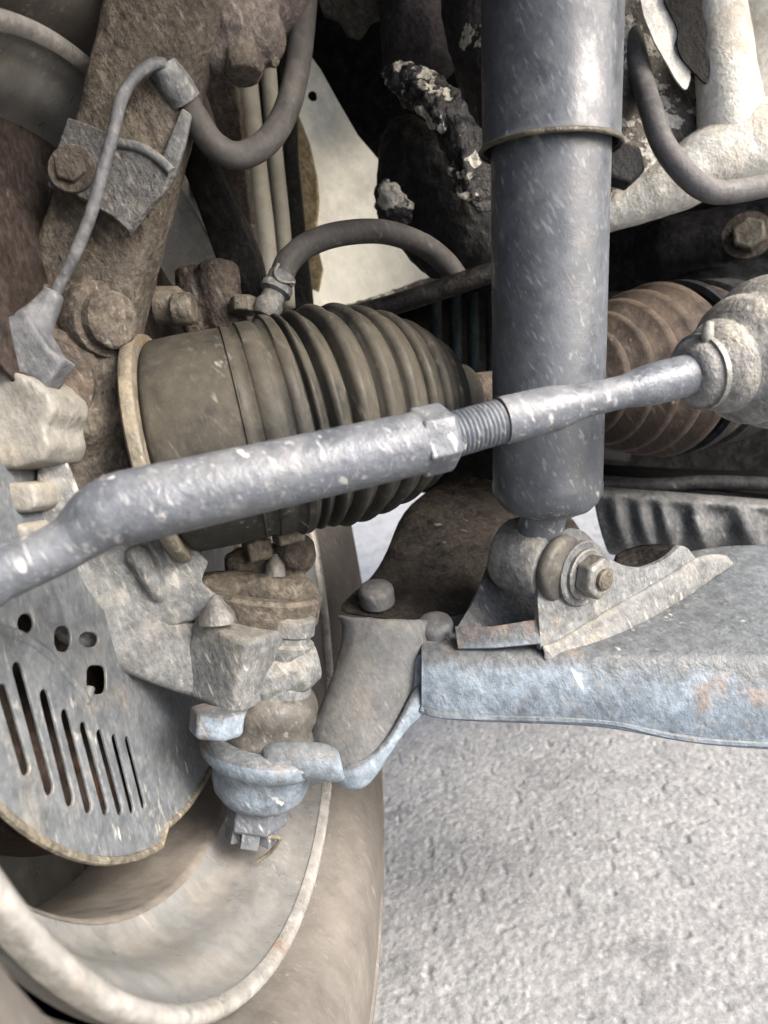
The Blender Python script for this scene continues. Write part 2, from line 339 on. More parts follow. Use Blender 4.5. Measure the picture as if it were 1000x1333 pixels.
# ---------------- dust shield: plate in the plane s = -.045 with cut slots and holes (filled 2D curve with real holes)
SS = -.045
def wl(px_, py_, s=SS):
    p = on(wpl(s), px_, py_) - (WC + WN * s); return (p.dot(WA), p.dot(WB))
def curve_plate(name, splines, s, th, bev, mat, parent):
    from mathutils.geometry import delaunay_2d_cdt
    V = []; E = []
    for pts in splines:
        n0 = len(V); k = len(pts); V += [Vector(p) for p in pts]; E += [(n0 + i, n0 + (i + 1) % k) for i in range(k)]
    def inside(p, poly):
        c = False; k = len(poly)
        for i in range(k):
            (x0, y0), (x1, y1) = poly[i], poly[i - 1]
            if (y0 > p[1]) != (y1 > p[1]) and p[0] < (x1 - x0) * (p[1] - y0) / (y1 - y0) + x0: c = not c
        return c
    vo, eo, fo = delaunay_2d_cdt(V, E, [], 0, 1e-6)[:3]
    keep = []
    for f in fo:
        m = sum((vo[i] for i in f), Vector((0, 0))) / len(f)
        if inside(m, splines[0]) and not any(inside(m, h) for h in splines[1:]): keep.append(f)
    o0 = WC + WN * s; bm = bmesh.new()
    A = [bm.verts.new(o0 + WA * v.x + WB * v.y + WN * (th / 2)) for v in vo]; B = [bm.verts.new(o0 + WA * v.x + WB * v.y - WN * (th / 2)) for v in vo]
    cnt = {}
    for f in keep:
        bm.faces.new([A[i] for i in f]); bm.faces.new([B[i] for i in reversed(f)])
        for a, b in zip(f, f[1:] + f[:1]): cnt.setdefault((min(a, b), max(a, b)), []).append((a, b))
    for k, l in cnt.items():
        if len(l) == 1: a, b = l[0]; bm.faces.new((A[b], A[a], B[a], B[b]))
    for v in [v for v in bm.verts if not v.link_faces]: bm.verts.remove(v)
    bmesh.ops.dissolve_limit(bm, angle_limit=.02, verts=bm.verts[:], edges=bm.edges[:])
    return obj(name, bm, mat, parent, smooth=35, bevel=.0004, segs=1)
def slot_px(x0, y0, x1, y1, w):
    a, b = Vector(wl(x0, y0)), Vector(wl(x1, y1)); d = (b - a); l = d.length; d.normalize(); n = Vector((-d.y, d.x)); r = w / 2; out = []
    for k in range(7): t = math.pi * k / 6; out.append(a + n * r * math.cos(t) - d * r * math.sin(t))
    for k in range(7): t = math.pi * k / 6; out.append(b - n * r * math.cos(t) + d * r * math.sin(t))
    return [tuple(v) for v in out]
def hole_px(cx, cy, rx, ry, p=2.0, k=18):
    return [wl(cx + rx * abs(math.cos(t)) ** (2 / p) * (1 if math.cos(t) > 0 else -1), cy + ry * abs(math.sin(t)) ** (2 / p) * (1 if math.sin(t) > 0 else -1)) for t in [2 * math.pi * i / k for i in range(k)]]
RSH = Vector(wl(130, 1121)).length
a_j = math.atan2(*reversed(wl(205, 1075)))
out = []
for k in range(120):
    a = 2 * math.pi * k / 120
    r = RSH
    da = (a - a_j + math.pi) % (2 * math.pi) - math.pi
    if 0 < da < 1.2: r = RSH - .0065 * min(1, da / .03)      # jog in the rim of the shield
    f_ = min(1, max(0, math.cos(a - math.radians(38)) - .62) / .12); r = r * (1 - .40 * f_)
    out.append((math.cos(a) * r, math.sin(a) * r))
slots = [(2, 900, 31, 1000, .0054), (21, 872, 62, 1025, .0060), (56, 907, 89, 1040, .0058), (83, 932, 113, 1050, .0055), (107, 948, 135, 1053, .0052), (128, 957, 154, 1054, .0048), (147, 962, 170, 1053, .0042), (164, 964, 185, 1047, .0038)]
holes = [slot_px(*s) for s in slots] + [hole_px(32, 812, 11, 13), hole_px(80, 832, 11, 17, 2.6), hole_px(114, 833, 13, 10, 2.2), hole_px(124, 885, 13, 19, 3.5)]
holes.append([(math.cos(t) * .05, math.sin(t) * .05) for t in [2 * math.pi * i / 40 for i in range(40)]])
shield = thing('dust_shield', WC + WN * SS, 'grey brake dust shield with a row of long slots', 'dust shield')
curve_plate('slotted_plate', [out] + holes, SS, .0016, .0006, M_shield, shield)
# rolled edge bead following the plate's rim
bm = bmesh.new(); rim = [WC + WN * (SS + .0006) + WA * x + WB * y for x, y in out]
sweep(bm, rim + [rim[0]], .0019, 8, cap=False); obj('rolled_edge', bm, grime('rusty_edge', (.16, .145, .115), (.25, .21, .15), .4, .6, .1, .2, rust=.4), shield)
ang = [math.radians(18 + 112 * k / 40) for k in range(41)]  # added dark sector standing in for the shade inside the rim top
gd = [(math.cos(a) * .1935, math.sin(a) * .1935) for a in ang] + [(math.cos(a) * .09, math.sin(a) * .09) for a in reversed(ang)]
ug = curve_plate('upper_shade_plate', [gd], -.032, .002, .0006, grime('brown_black_rim_shade', (.040, .030, .026), (.085, .066, .055), .4, .6, 0, .1, rust=.3, rustcol=(.11, .055, .035), bump=.3, spec=.15), shield)
ug['label'] = 'brown black added plate standing in for the shaded rim top'
# pressed raised step in the shield's upper part (a second, proud sheet)
st = [(-40, 800), (0, 820), (30, 832), (60, 852), (85, 880), (105, 903), (112, 912), (116, 896)]
pts3 = [on(wpl(SS - .0004), x, y) for x, y in st]
obj('pressed_rib', sweep(bmesh.new(), spline(pts3, 5), .0026, 10, flat=1), M_shield, shield)

# ---------------- wheel arch liner round the tyre, added to keep sky light off its top
bm = bmesh.new(); V_ = []
for k in range(49):
    a = math.radians(-25 + 215 * k / 48); c_ = Vector((0, WC.y, WC.z)) + Vector((0, -math.cos(a), math.sin(a))) * .43
    V_.append([c_ + Vector((x, 0, 0)) for x in (-.44, -.30, -.17, -.06)] + [c_ * 1.0 + Vector((-.06, 0, 0)) + Vector((0, -math.cos(a), math.sin(a))) * .03])
loft(V_, bm)
al = obj('light_block_arch_liner', bm, grime('black_brown_liner', (.022, .018, .016), (.05, .04, .034), .35, .6, 0, .05, rust=.1, rustcol=(.08, .04, .025), spec=.12), loc=(WC.x - .15, WC.y, WC.z + .43), solid=.004)
tag(al, 'dark brown black wheel arch liner added to shade the tyre top', 'wheel arch liner')

# ================================================================== STEERING KNUCKLE (one casting)
TXv = U(340, 880, .395) - U(320, 960, .40)
kn = thing('steering_knuckle', U(130, 560, .36), 'muddy cast iron steering knuckle with long upright arm and drive shaft bore', 'steering knuckle')
bm = bmesh.new()
hub = WC - WN * .03
lathe(U(190, 586, .385) - WN * .060, WN, [(0, .040), (.03, .042), (.045, .044), (.055, .044)], 32, bm=bm)          # axle boss
ball(bm, U(95, 590, .372), .036); ball(bm, U(110, 620, .380), .034); ball(bm, U(60, 640, .356), .03)
cap_(bm, U(100, 560, .36), U(85, 470, .352), .030, .024)
# upright, a flattened tapering beam
path = spline([U(90, 520, .36), U(105, 420, .356), U(135, 320, .35), U(170, 200, .343), U(198, 90, .338), U(228, 0, .336), U(255, -90, .336)], 6)
sweep(bm, path, [.029, .028, .0255, .0238, .0240, .027, .028], 32, flat=.66, ref=RT, sq=4.5)
# bosses
slab([U(*q) for q in ((86, 455, .352), (120, 440, .354), (140, 452, .360), (134, 540, .364), (140, 610, .366), (135, 680, .366), (100, 700, .358), (60, 660, .348), (68, 560, .346), (74, 500, .348))], .03, bm)
obj('casting', bm, M_cast, kn, voxel=.0014, vsmooth=3, disp=.0009)
bx_ = (RT * .80 - fwd * .55 - UP * .1).normalized()
obj('clamp_boss', lathe(U(118, 418, .345), bx_, [(-.008, .0165), (.010, .0175), (.0125, .0165), (.013, .0135), (.0175, .013), (.019, .0115), (.0192, .004)], 40, wob=.03), M_cast, kn, smooth=35, disp=.0008)
obj('pinch_lug', lathe(U(70, 405, .345), UP, [(-.006, .013), (.007, .0145), (.009, .0125)], 28, wob=.04), M_cast, kn, smooth=40)
# stepped ring of the sensor seat
sx_ = (-fwd * .85 + RT * .35 - UP * .2).normalized()
obj('ring', lathe(U(58, 498, .345), sx_, [(0, .034), (.004, .0335), (.006, .030), (.010, .0295), (.0115, .0262), (.016, .0255), (.0175, .022), (.022, .021), (.024, .014)], 56, wob=.02), M_brown, kn, smooth=40, disp=.0008)
# lower arm to the ball joint
bm = bmesh.new()
path = spline([U(10, 725, .335), U(80, 772, .348), U(150, 815, .36), U(215, 845, .370), U(275, 862, .380)], 6)
sweep(bm, path, [.022, .020, .0175, .0175, .019], 28, flat=.5, ref=UP, sq=4)
cap_(bm, U(296, 900, .382), U(296, 925, .382), .0160, .0135); cap_(bm, U(335, 880, .388), U(388, 866, .394), .0165, .0155)
obj('lower_arm', bm, M_castgrey, kn, voxel=.0012, vsmooth=4, disp=.0006)
blk = bmesh.new(); box(blk, U(303, 860, .376), TXv, .0200, .0180, .0165, ref=(RT * .90 - fwd * .42))
obj('stud_block', blk, M_castgrey, kn, bevel=.0035, segs=4)
bm = bmesh.new()
slab([U(*q) for q in ((96, 690, .352), (120, 745, .352), (145, 784, .355), (175, 804, .358), (222, 816, .364), (262, 806, .369), (284, 776, .372), (262, 757, .368), (272, 732, .37), (246, 704, .368), (200, 676, .362), (150, 668, .356))], .022, bm)
cap_(bm, U(178, 722, .358), U(206, 772, .362), .006, .005)
obj('lower_web', bm, M_castgrey, kn, voxel=.0012, vsmooth=4, disp=.0009)
# pointed pin and retaining nut of the lower arm
pin = obj('taper_pin', lathe(U(283, 812, .362), U(281, 780, .362) - U(283, 812, .362), [(0, .0092), (.004, .0088), (.0135, .0022), (.0142, .001)], 20), M_steel, kn)
obj('nut', nut(U(284, 922, .358), U(280, 960, .358) - U(284, 922, .358), .0135, .013), M_arm, kn, bevel=.0012)
# rusted bolts behind the upright
for q, r, h in (((205, 398, .39), .010, .014), ((228, 402, .385), .0085, .010)):
    obj('mounting_bolt', lathe(U(*q), RT, [(0, r), (h * .8, r), (h, r * .8)], 16), M_clamp, kn)
cl = M_brown
bm = bmesh.new(); sweep(bm, spline([U(250, 350, .43), U(258, 400, .43), U(268, 440, .43)], 4), [.010, .012, .011], 14); sweep(bm, spline([U(283, 345, .425), U(290, 400, .425), U(300, 440, .425)], 4), [.0125, .0125, .012], 14)
obj('caliper_boss', bm, M_brown, kn, voxel=.0016, disp=.0022)
obj('boss_bolt', nut(U(318, 408, .41), UP, .0085, .009), M_clamp, kn, bevel=.001)

# ---------------- brake caliper lugs at the far left
ca = thing('brake_caliper', U(0, 560, .29), 'pale dusty brake caliper casting beside the knuckle', 'brake caliper')
bm = bmesh.new()
slab([U(*q) for q in ((-60, 470, .298), (5, 480, .296), (38, 490, .294), (62, 512, .294), (68, 536, .295), (58, 556, .296), (64, 580, .296), (56, 602, .298), (10, 612, .298), (-60, 610, .298))], .034, bm)
obj('housing', bm, M_caliper, ca, voxel=.0014, vsmooth=9, disp=.0006)
for ya, yb, xr, r in ((628, 668, 46, .0125), (682, 716, 34, .009)):
    bm = slab([U(*q) for q in ((-60, ya, .30), (xr - 8, ya, .298), (xr, ya + 8, .298), (xr + 1, yb - 9, .299), (xr - 8, yb, .30), (-60, yb + 2, .30))], .024)
    obj('guide_pin', bm, M_caliper, ca, voxel=.0013, vsmooth=7, disp=.0006)
bm = slab([U(*q) for q in ((58, 556, .315), (84, 590, .318), (104, 640, .322), (110, 690, .326), (84, 712, .322), (50, 700, .318), (48, 620, .314))], .02)
obj('bracket', bm, M_castgrey, ca, voxel=.0013, vsmooth=4, disp=.001)
# ---------------- cable bracket on the upright
cb = thing('cable_bracket', U(140, 240, .318), 'folded steel bracket bolted across the upright arm', 'bracket')
P_b = plane((95, 155, .322), (225, 225, .318), (120, 270, .32))
bm = pslab(P_b, [(112, 160), (160, 180), (196, 196), (226, 222), (213, 250), (194, 268), (168, 302), (146, 282), (118, 266), (92, 250), (60, 242), (68, 216), (74, 192), (88, 152)], .0035)
obj('plate', bm, grime('dusty_bracket_steel', (.12, .12, .12), (.23, .22, .20), .45, .6, 0, .4, bump=.5), cb, bevel=.0008)
obj('lip', tube([on(P_b, x, y) for x, y in ((150, 186), (180, 192), (205, 206), (224, 224))], .0022), M_castgrey, cb)
obj('bolt', nut(on(P_b, 96, 222), -P_b[1] if P_b[1].dot(fwd) > 0 else P_b[1], .0072, .005), M_cast, cb, bevel=.0008)
obj('washer', lathe(on(P_b, 96, 222), -fwd, [(0, .0105), (.0025, .0105)], 24), M_cast, cb, bevel=.0005)

# ================================================================== DRIVE SHAFT with its boots
A0, B0 = U(206, 588, .377), U(850, 484, .515); AX = (B0 - U(430, 543, .395)).normalized()
ds = thing('drive_shaft', A0, 'drive shaft with ribbed black outer boot and brown muddy inner boot', 'drive shaft')
SP = spline([A0, U(260, 577, .378), U(310, 567, .3805), U(370, 555, .386), U(430, 543, .395), U(430, 543, .395) + AX * .04, U(430, 543, .395) + AX * .09], 24)
CUM = [0]
for p, q in zip(SP, SP[1:]): CUM.append(CUM[-1] + (q - p).length)
def along(s_):
    return Vector([np.interp(s_, CUM, [p[k] for p in SP]) for k in range(3)])
def bent(prof, seg=96, bm=None, cap=True):
    return sweep(bm or bmesh.new(), [along(a) for a, b in prof], [b for a, b in prof], seg, cap=cap, ref=UP)
def dense(prof):
    out = []
    for (a, b), (c, d) in zip(prof, prof[1:]):
        n = max(1, int((c - a) / .002)); out += [(a + (c - a) * k / n, b + (d - b) * k / n) for k in range(n)]
    return out + [prof[-1]]
op = [(.0083, .0480), (.0085, .0525), (.0105, .0542), (.022, .0546), (.046, .0544), (.0475, .0534), (.049, .0542), (.058, .0550), (.0595, .0535), (.0612, .0558), (.0668, .0564), (.0685, .0535)]
s = .0690
for k in range(8):                         # convolutions: broad lobes with sharp narrow grooves
    r1 = [.0568, .0574, .0590, .0586, .0566, .0535, .0485, .0405][k]; w = [.0066, .0082, .0105, .0122, .0138, .0128, .0135, .0125][k]; g_ = .0075
    op += [(s, r1 - g_), (s + .0006, r1 - .0022), (s + w * .16, r1 - .0006), (s + w * .30, r1), (s + w * .38, r1 - .0003), (s + w * .46, r1 - .0020), (s + w * .70, r1 - .0030), (s + w - .0013, r1 - .0042), (s + w - .0006, r1 - g_)]
    s += w
op += [(s + .003, .030), (s + .006, .022), (s + .013, .020), (s + .020, .020), (s + .022, .0145)]
outer = obj('outer_boot', bent(dense(op)), M_boot, ds, smooth=180)
obj('joint_cup', bent([(0, .048), (.0005, .0570), (.002, .0588), (.0060, .0591), (.0078, .0580), (.0082, .0530)], 80), grime('tan_cup_rim', (.20, .18, .14), (.30, .26, .19), .45, .55, .1, .25, rust=.4, rustcol=(.24, .14, .07), bump=.3, g=.6), ds, smooth=50)
def band(s0, r, w, name='clamp_band', mat=M_clamp, th=.0012):
    return obj(name, bent([(s0, r), (s0 + .0005, r + th), (s0 + w - .0005, r + th), (s0 + w, r)], 80, cap=False), mat, ds, smooth=50)
band(.0430, .0544, .0016, 'seam_line', M_boot, .0010); band(.0500, .0542, .0075, mat=M_boot, th=.0012); band(.0615, .0560, .0046, mat=M_boot)
LAX = (B0 - along(s)).length; A0 = along(s); AX = (B0 - A0).normalized()
obj('shaft', lathe(A0 - AX * .01, AX, [(0, .014), (LAX - .06, .014)], 32), M_brown, ds)
ip = [(LAX - .085, .014), (LAX - .083, .022), (LAX - .073, .0225)]
s2 = LAX - .070
for k in range(5):
    r1 = [.036, .044, .051, .056, .060][k]; r0 = [.025, .033, .040, .047, .050][k]; w = [.013, .014, .016, .018, .020][k]
    ip += [(s2, r0), (s2 + w * .25, r0 + (r1 - r0) * .8), (s2 + w * .5, r1), (s2 + w * .75, r0 + (r1 - r0) * .8)]; s2 += w
ip += [(s2 + .001, .052), (s2 + .02, .057), (s2 + .03, .057), (s2 + .031, .03)]
obj('inner_boot', lathe(A0, AX, ip, 96), M_bootbrown, ds, smooth=180)
obj('clamp_band', lathe(A0 + AX * (s2 + .004), AX, [(0, .0565), (.0005, .0605), (.0095, .0605), (.01, .0565)], 80, cap=False), M_mount, ds, smooth=50)
obj('inner_joint', lathe(A0 + AX * (s2 + .028), AX, [(0, .055), (.004, .060), (.03, .060), (.05, .050), (.10, .05)], 64), M_mount, ds)

# ================================================================== SHOCK ABSORBER
S0, S1 = U(719, -60, .331), U(712, 664, .386); SX = (S1 - S0).normalized(); SL = (S1 - S0).length
def sat(y): return (U(715, y, .331 + .055 * (y + 60) / 724) - S0).dot(SX)
sh = thing('shock_absorber', S1 + SX * .02, 'dusty grey telescopic shock absorber with wider upper sleeve', 'shock absorber')
R1 = .0278; R2 = .0318
tl = SL
obj('tube', lathe(S0, SX, [(sat(120), R1), (tl - .016, R1), (tl - .0145, R1 + .0004), (tl - .010, R1 + .0002), (tl - .005, R1 - .0022), (tl - .001, R1 - .006), (tl + .002, R1 - .013), (tl + .0035, .009), (tl + .004, .002)], 96), M_shock, sh, smooth=50)
ys = sat(196)
obj('dust_sleeve', lathe(S0, SX, [(-.06, R2), (ys - .004, R2), (ys - .0022, R2 + .0006), (ys - .0006, R2 + .0012), (ys, R2 + .0004), (ys - .0004, R2 - .0008), (ys - .012, R2 - .0016), (ys - .06, R2 - .0016)], 96, cap=False), M_shock, sh, smooth=60)
obj('sleeve_lip', lathe(S0, SX, [(ys - .0012, R2 + .0008), (ys - .0004, R2 + .0017), (ys + .0006, R2 + .0012), (ys + .0006, R2 + .0002)], 96, cap=False), M_clamp, sh, smooth=180, solid=.0006)
# lower eye, axis towards the bracket's front plate
E0 = U(668, 720, .408); E1 = U(775, 754, .374); EX = (E1 - E0).normalized(); EL = (E1 - E0).length
obj('eye', lathe(E0 - EX * .004, EX, [(0, .0155), (.001, .0190), (.004, .0205), (.026, .0205), (.029, .0190), (.030, .0155)], 48), M_castgrey, sh, smooth=40)
obj('eye_neck', tube([S1 - SX * .004, S1.lerp(E0 + EX * .011, .45), E0 + EX * .011], [.012, .012, .011], seg=24), M_shock, sh)
obj('bush', lathe(E0 + EX * .0255, EX, [(0, .0158), (.003, .0178), (.0062, .0178), (.008, .0155)], 48), M_rubber, sh, smooth=180)

# ================================================================== LOWER CONTROL ARM
la = thing('lower_control_arm', U(760, 900, .40), 'blue grey pressed steel lower control arm carrying the shock bracket', 'control arm')
cols = []
#  x , y_back , d_back, y_mid, d_mid, y_ridge0, d, y_ridge1, d, y_face, d, y_bot, d
data = [(548, 812, .425, 832, .41, 850, .398, 862, .394, 892, .392, 924, .396),
        (575, 806, .43, 828, .413, 848, .397, 862, .391, 896, .389, 931, .393),
        (640, 790, .445, 815, .42, 846, .395, 862, .389, 898, .387, 934, .392),
        (720, 770, .46, 808, .425, 846, .392, 863, .386, 900, .384, 936, .390),
        (800, 745, .47, 798, .427, 846, .390, 864, .384, 903, .382, 941, .389),
        (870, 722, .475, 788, .43, 846, .389, 866, .382, 912, .381, 957, .388),
        (930, 708, .478, 778, .432, 846, .388, 868, .382, 917, .380, 965, .388),
        (1000, 706, .478, 776, .432, 848, .388, 870, .381, 920, .380, 969, .388),
        (1120, 715, .478, 782, .432, 855, .388, 878, .380, 928, .380, 978, .388)]
rows = []
data = [data[0], (549.5,) + data[0][1:], (553,) + data[0][1:]] + data[1:]
for q in data:
    x = q[0]; r = [U(x, q[1 + 2 * i], q[2 + 2 * i]) for i in range(6)]
    r.insert(3, r[2].lerp(r[3], .5) - ray(x, q[7]) * .0012)
    r.append(U(x, q[11] + .5, q[12] + .0003)); r.append(U(x, q[11] + 1.2, q[12] + .0012)); r.append(U(x + 3, q[11] + 2, q[12] + .02)); rows.append(r)
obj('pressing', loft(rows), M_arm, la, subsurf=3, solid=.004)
# bottom folded lip
bm = bmesh.new(); sweep(bm, spline([U(q[0] + (14 if i == 0 else 0), q[11] - 1, q[12] - .001) for i, q in enumerate(data)], 6), .0022, 8)
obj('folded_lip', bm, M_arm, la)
# dark rear web going back to the chassis
obj('rear_web', ploft([[(430, 800, .43), (455, 772, .45), (485, 752, .47), (508, 705, .50), (522, 655, .53), (600, 612, .57)],
                       [(480, 802, .428), (505, 782, .445), (530, 765, .46), (560, 725, .49), (580, 675, .52), (650, 625, .56)],
                       [(540, 815, .424), (560, 800, .435), (590, 780, .45), (620, 745, .475), (645, 700, .50), (700, 640, .545)],
                       [(575, 845, .42), (600, 832, .428), (640, 815, .44), (690, 790, .465), (730, 740, .49), (780, 690, .53)]]), grime('oily_brown_web', (.016, .014, .012), (.042, .036, .030), .4, .6, 0, .1, bump=.3, spec=.12), la, subsurf=2, solid=.005)
# ball joint carrier neck: humped strip curving down to the joint
def hump(L, R_, bulge, name, mat, n=9):
    rows = []
    for a, b in zip(L, R_):
        A, B = U(*a), U(*b); r = []
        for k in range(n):
            t = k / (n - 1); p = A.lerp(B, t); r.append(p - ray(500, 700) * bulge * (math.sin(math.pi * t) ** .45))
        rows.append(r)
    return obj(name, loft(rows), mat, la, subsurf=3, solid=.004, disp=.0006)
Ll = [(436, 800, .412), (444, 806, .410), (448, 822, .408), (440, 860, .406), (424, 905, .404), (406, 945, .402), (396, 985, .400), (424, 996, .398), (432, 1004, .398)]
Rr = [(556, 806, .412), (560, 814, .410), (556, 832, .408), (550, 866, .406), (541, 900, .404), (526, 926, .402), (512, 955, .400), (500, 985, .398), (494, 1000, .398)]
hump(Ll, Rr, .0105, 'neck', M_armdark)
P_f = plane((430, 1000, .392), (500, 985, .392), (540, 915, .398))
obj('neck_flange', ploft([[(424, 990, .391), (452, 996, .386), (478, 985, .388), (503, 962, .392), (524, 925, .395), (545, 880, .397)],
                         [(432, 1008, .391), (455, 1012, .385), (482, 1002, .387), (508, 974, .391), (530, 936, .394), (556, 905, .396)],
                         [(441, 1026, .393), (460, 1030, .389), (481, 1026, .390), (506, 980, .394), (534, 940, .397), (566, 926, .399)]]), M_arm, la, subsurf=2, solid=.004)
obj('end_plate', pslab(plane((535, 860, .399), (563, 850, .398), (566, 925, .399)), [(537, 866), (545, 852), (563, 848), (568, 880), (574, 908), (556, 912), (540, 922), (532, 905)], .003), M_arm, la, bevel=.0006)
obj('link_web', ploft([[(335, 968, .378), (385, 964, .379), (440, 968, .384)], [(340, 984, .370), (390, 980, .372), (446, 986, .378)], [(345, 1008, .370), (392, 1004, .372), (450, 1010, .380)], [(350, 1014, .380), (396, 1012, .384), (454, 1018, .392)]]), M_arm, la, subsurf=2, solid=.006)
for q, r in (((490, 772, .432), .0105), ((566, 816, .412), .0105)):
    n_ = (U(q[0] - 4, q[1] - 40, q[2] - .010) - U(*q)).normalized()
    obj('rivet_bolt', lathe(U(*q), n_, [(-.006, r), (.001, r), (.0035, r * .93), (.005, r * .7), (.0055, .001)], 28), M_armdark, la, smooth=50)
# ---- shock bracket on top of the arm
P_fr = plane((704, 846, .386), (890, 744, .428), (745, 690, .388))
fr = [(704, 846), (700, 815), (700, 780), (704, 745), (712, 716), (725, 697), (742, 688), (760, 692), (774, 705), (790, 724), (812, 736), (836, 739), (858, 732), (874, 722), (886, 711), (896, 714), (906, 727), (890, 744), (850, 768), (800, 797), (750, 826), (716, 848)]
fr2 = fr[:1] + [tuple(v)[:2] for v in spline([Vector((x, y, 0)) for x, y in fr[2:16]], 4)] + fr[16:]
obj('bracket_front_plate', pslab(P_fr, fr2, .0035), M_castgrey, la, bevel=.0009)
P_bk = plane((596, 815, .404), (640, 725, .424), (690, 800, .42))
obj('bracket_rear_plate', pslab(P_bk, [(594, 818), (612, 790), (630, 752), (640, 722), (655, 690), (690, 684), (720, 700), (720, 815)], .003), M_cross, la, bevel=.0006)
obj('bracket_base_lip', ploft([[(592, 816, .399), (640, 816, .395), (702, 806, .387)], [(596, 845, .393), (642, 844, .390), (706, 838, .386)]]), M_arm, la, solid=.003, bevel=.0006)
wl0 = [(704, 846), (716, 848), (750, 826), (800, 797), (850, 768), (890, 744), (912, 728), (940, 716)]
lca = [(706, 864, .387), (724, 866, .387), (764, 850, .391), (815, 824, .405), (864, 797, .42), (904, 772, .43), (930, 752, .44), (958, 734, .452)]
rows = []
for (x, y), q in zip(wl0, lca):
    a_, b_ = on(P_fr, x, y - 8), U(*q); m_ = on(P_fr, x + 3, y + 4) - fwd * .0022; m2 = b_.lerp(m_, .55) - fwd * .0006
    if x > 930: a_ = U(946, 722, .452); m_ = U(950, 726, .450); m2 = U(954, 730, .450)
    rows.append([a_, a_.lerp(m_, .6) - fwd * .001, m_, m2, b_])
obj('weld_flange', loft(rows), grime('weld_seam', (.16, .165, .165), (.27, .255, .215), .45, .6, 0, .4, g=.7, rust=.3, rustcol=(.26, .17, .09), bump=.35), la, subsurf=3, solid=.002, disp=.0008)
obj('rear_flange', ploft([[(790, 722, .45), (835, 705, .465), (885, 706, .455)], [(800, 745, .43), (840, 752, .43), (885, 735, .425)]]), M_black, la, subsurf=1, solid=.003)
# ---- shock bolt (sits through eye and bracket)
bt = thing('shock_bolt', E1, 'dirty hexagon nut and washers clamping the shock eye to its bracket', 'bolt')
FN = P_fr[1] if P_fr[1].dot(fwd) < 0 else -P_fr[1]
FC = on(P_fr, 757, 746); BX = (EX * .5 + FN * .5).normalized()
obj('large_washer', lathe(FC, BX, [(-.002, .0180), (.0016, .0180), (.0022, .0172)], 40), M_castgrey, bt, smooth=30)
obj('small_washer', lathe(FC + BX * .002, BX, [(0, .0140), (.002, .0140), (.0025, .0132)], 40), M_steel, bt, smooth=30)
obj('nut', nut(FC + BX * .0045, BX, .0118, .0095, ref=UP), M_steel, bt, bevel=.0009)
obj('bolt_end', lathe(FC + BX * .012, BX, [(0, .0058), (.004, .0056), (.005, .0045)], 24), M_clamp, bt)

# ================================================================== BALL JOINT
T0, T1 = U(374, 795, .392), U(328, 1090, .405); TX = (T1 - T0).normalized(); TL = (T1 - T0).length
bj = thing('ball_joint', T1, 'dusty lower ball joint with squat rubber boot and castellated nut', 'ball joint')
k_ = TL / 295
def tj(*pr): return [(a * k_, b * k_) for a, b in pr]
obj('upper_collar', lathe(T0, TX, tj((4, 22), (2, 30), (6, 36), (24, 37), (27, 33), (34, 33), (37, 39), (56, 40), (60, 36), (66, 40), (96, 44), (108, 42)), 64, wob=.02), M_castgrey, bj, smooth=50)
obj('boot', lathe(T0, TX, tj((96, 40), (102, 50), (114, 56), (130, 57), (144, 53), (152, 58), (162, 60), (170, 54)), 64, wob=.02), M_rubber, bj, smooth=180)
obj('housing', lathe(T0, TX, tj((158, 70), (162, 79), (168, 82), (182, 79), (190, 70), (196, 63), (218, 60), (232, 55), (242, 46), (247, 36), (248, 12)), 64, wob=.03), M_arm, bj, smooth=60)
cn = obj('castellated_nut', nut(T0 + TX * 244 * k_, TX, 41 * k_, 32 * k_), M_rod, bj, bevel=.0008)
bm = bmesh.new(); x_, y_ = frame(TX)
for i in range(6):
    a = math.pi / 3 * i + .5; box(bm, T0 + TX * 283 * k_ + (x_ * math.cos(a) + y_ * math.sin(a)) * 25 * k_, x_ * math.cos(a) + y_ * math.sin(a), 8 * k_, 10 * k_, 11 * k_, ref=TX)
obj('castellation', bm, M_rod, bj, bevel=.0005)
obj('stud_end', lathe(T0 + TX * 270 * k_, TX, tj((0, 19), (24, 18), (30, 13), (32, 5)), 24), M_steel, bj)
obj('cotter_pin', tube([T0 + TX * 284 * k_ + RT * .010 - fwd * .010, T0 + TX * 286 * k_ + RT * .016 - fwd * .010, T0 + TX * 306 * k_ + RT * .012 - fwd * .008, T0 + TX * 318 * k_ + RT * .006 - fwd * .008], .0011, seg=8), M_clamp, bj)
# eye ring of the knuckle above the ball joint
bm = bmesh.new(); EC = U(330, 790, .408)
lathe(EC, TX, [(-.012, .034), (-.010, .0365), (.003, .0365), (.004, .035), (.004, .028), (-.010, .0265), (-.012, .0275), (-.012, .034)], 48, cap=False, bm=bm)
obj('eye_ring', bm, M_cast, kn, smooth=50)
bm = bmesh.new(); cap_(bm, U(255, 775, .395), U(300, 765, .40), .010, .010); cap_(bm, U(300, 765, .405), U(395, 775, .415), .010, .011); ball(bm, U(388, 790, .412), .011)
cap_(bm, U(310, 735, .42), U(375, 730, .425), .010, .011); ball(bm, U(385, 720, .42), .012)
obj('eye_web', bm, M_cast, kn, voxel=.0014, disp=.0022)
for q in ((358, 750, .41),):
    obj('stud_tip', lathe(U(*q), UP, [(0, .006), (.006, .0055), (.012, .0015)], 16), M_steel, kn)
# lower part of joint flange seen under the drive shaft
bm = bmesh.new(); box(bm, U(375, 690, .402), AX, .008, .007, .006); box(bm, U(335, 715, .41), AX, .007, .006, .006)
obj('clamp_lug', bm, M_clamp, ds, bevel=.0015)

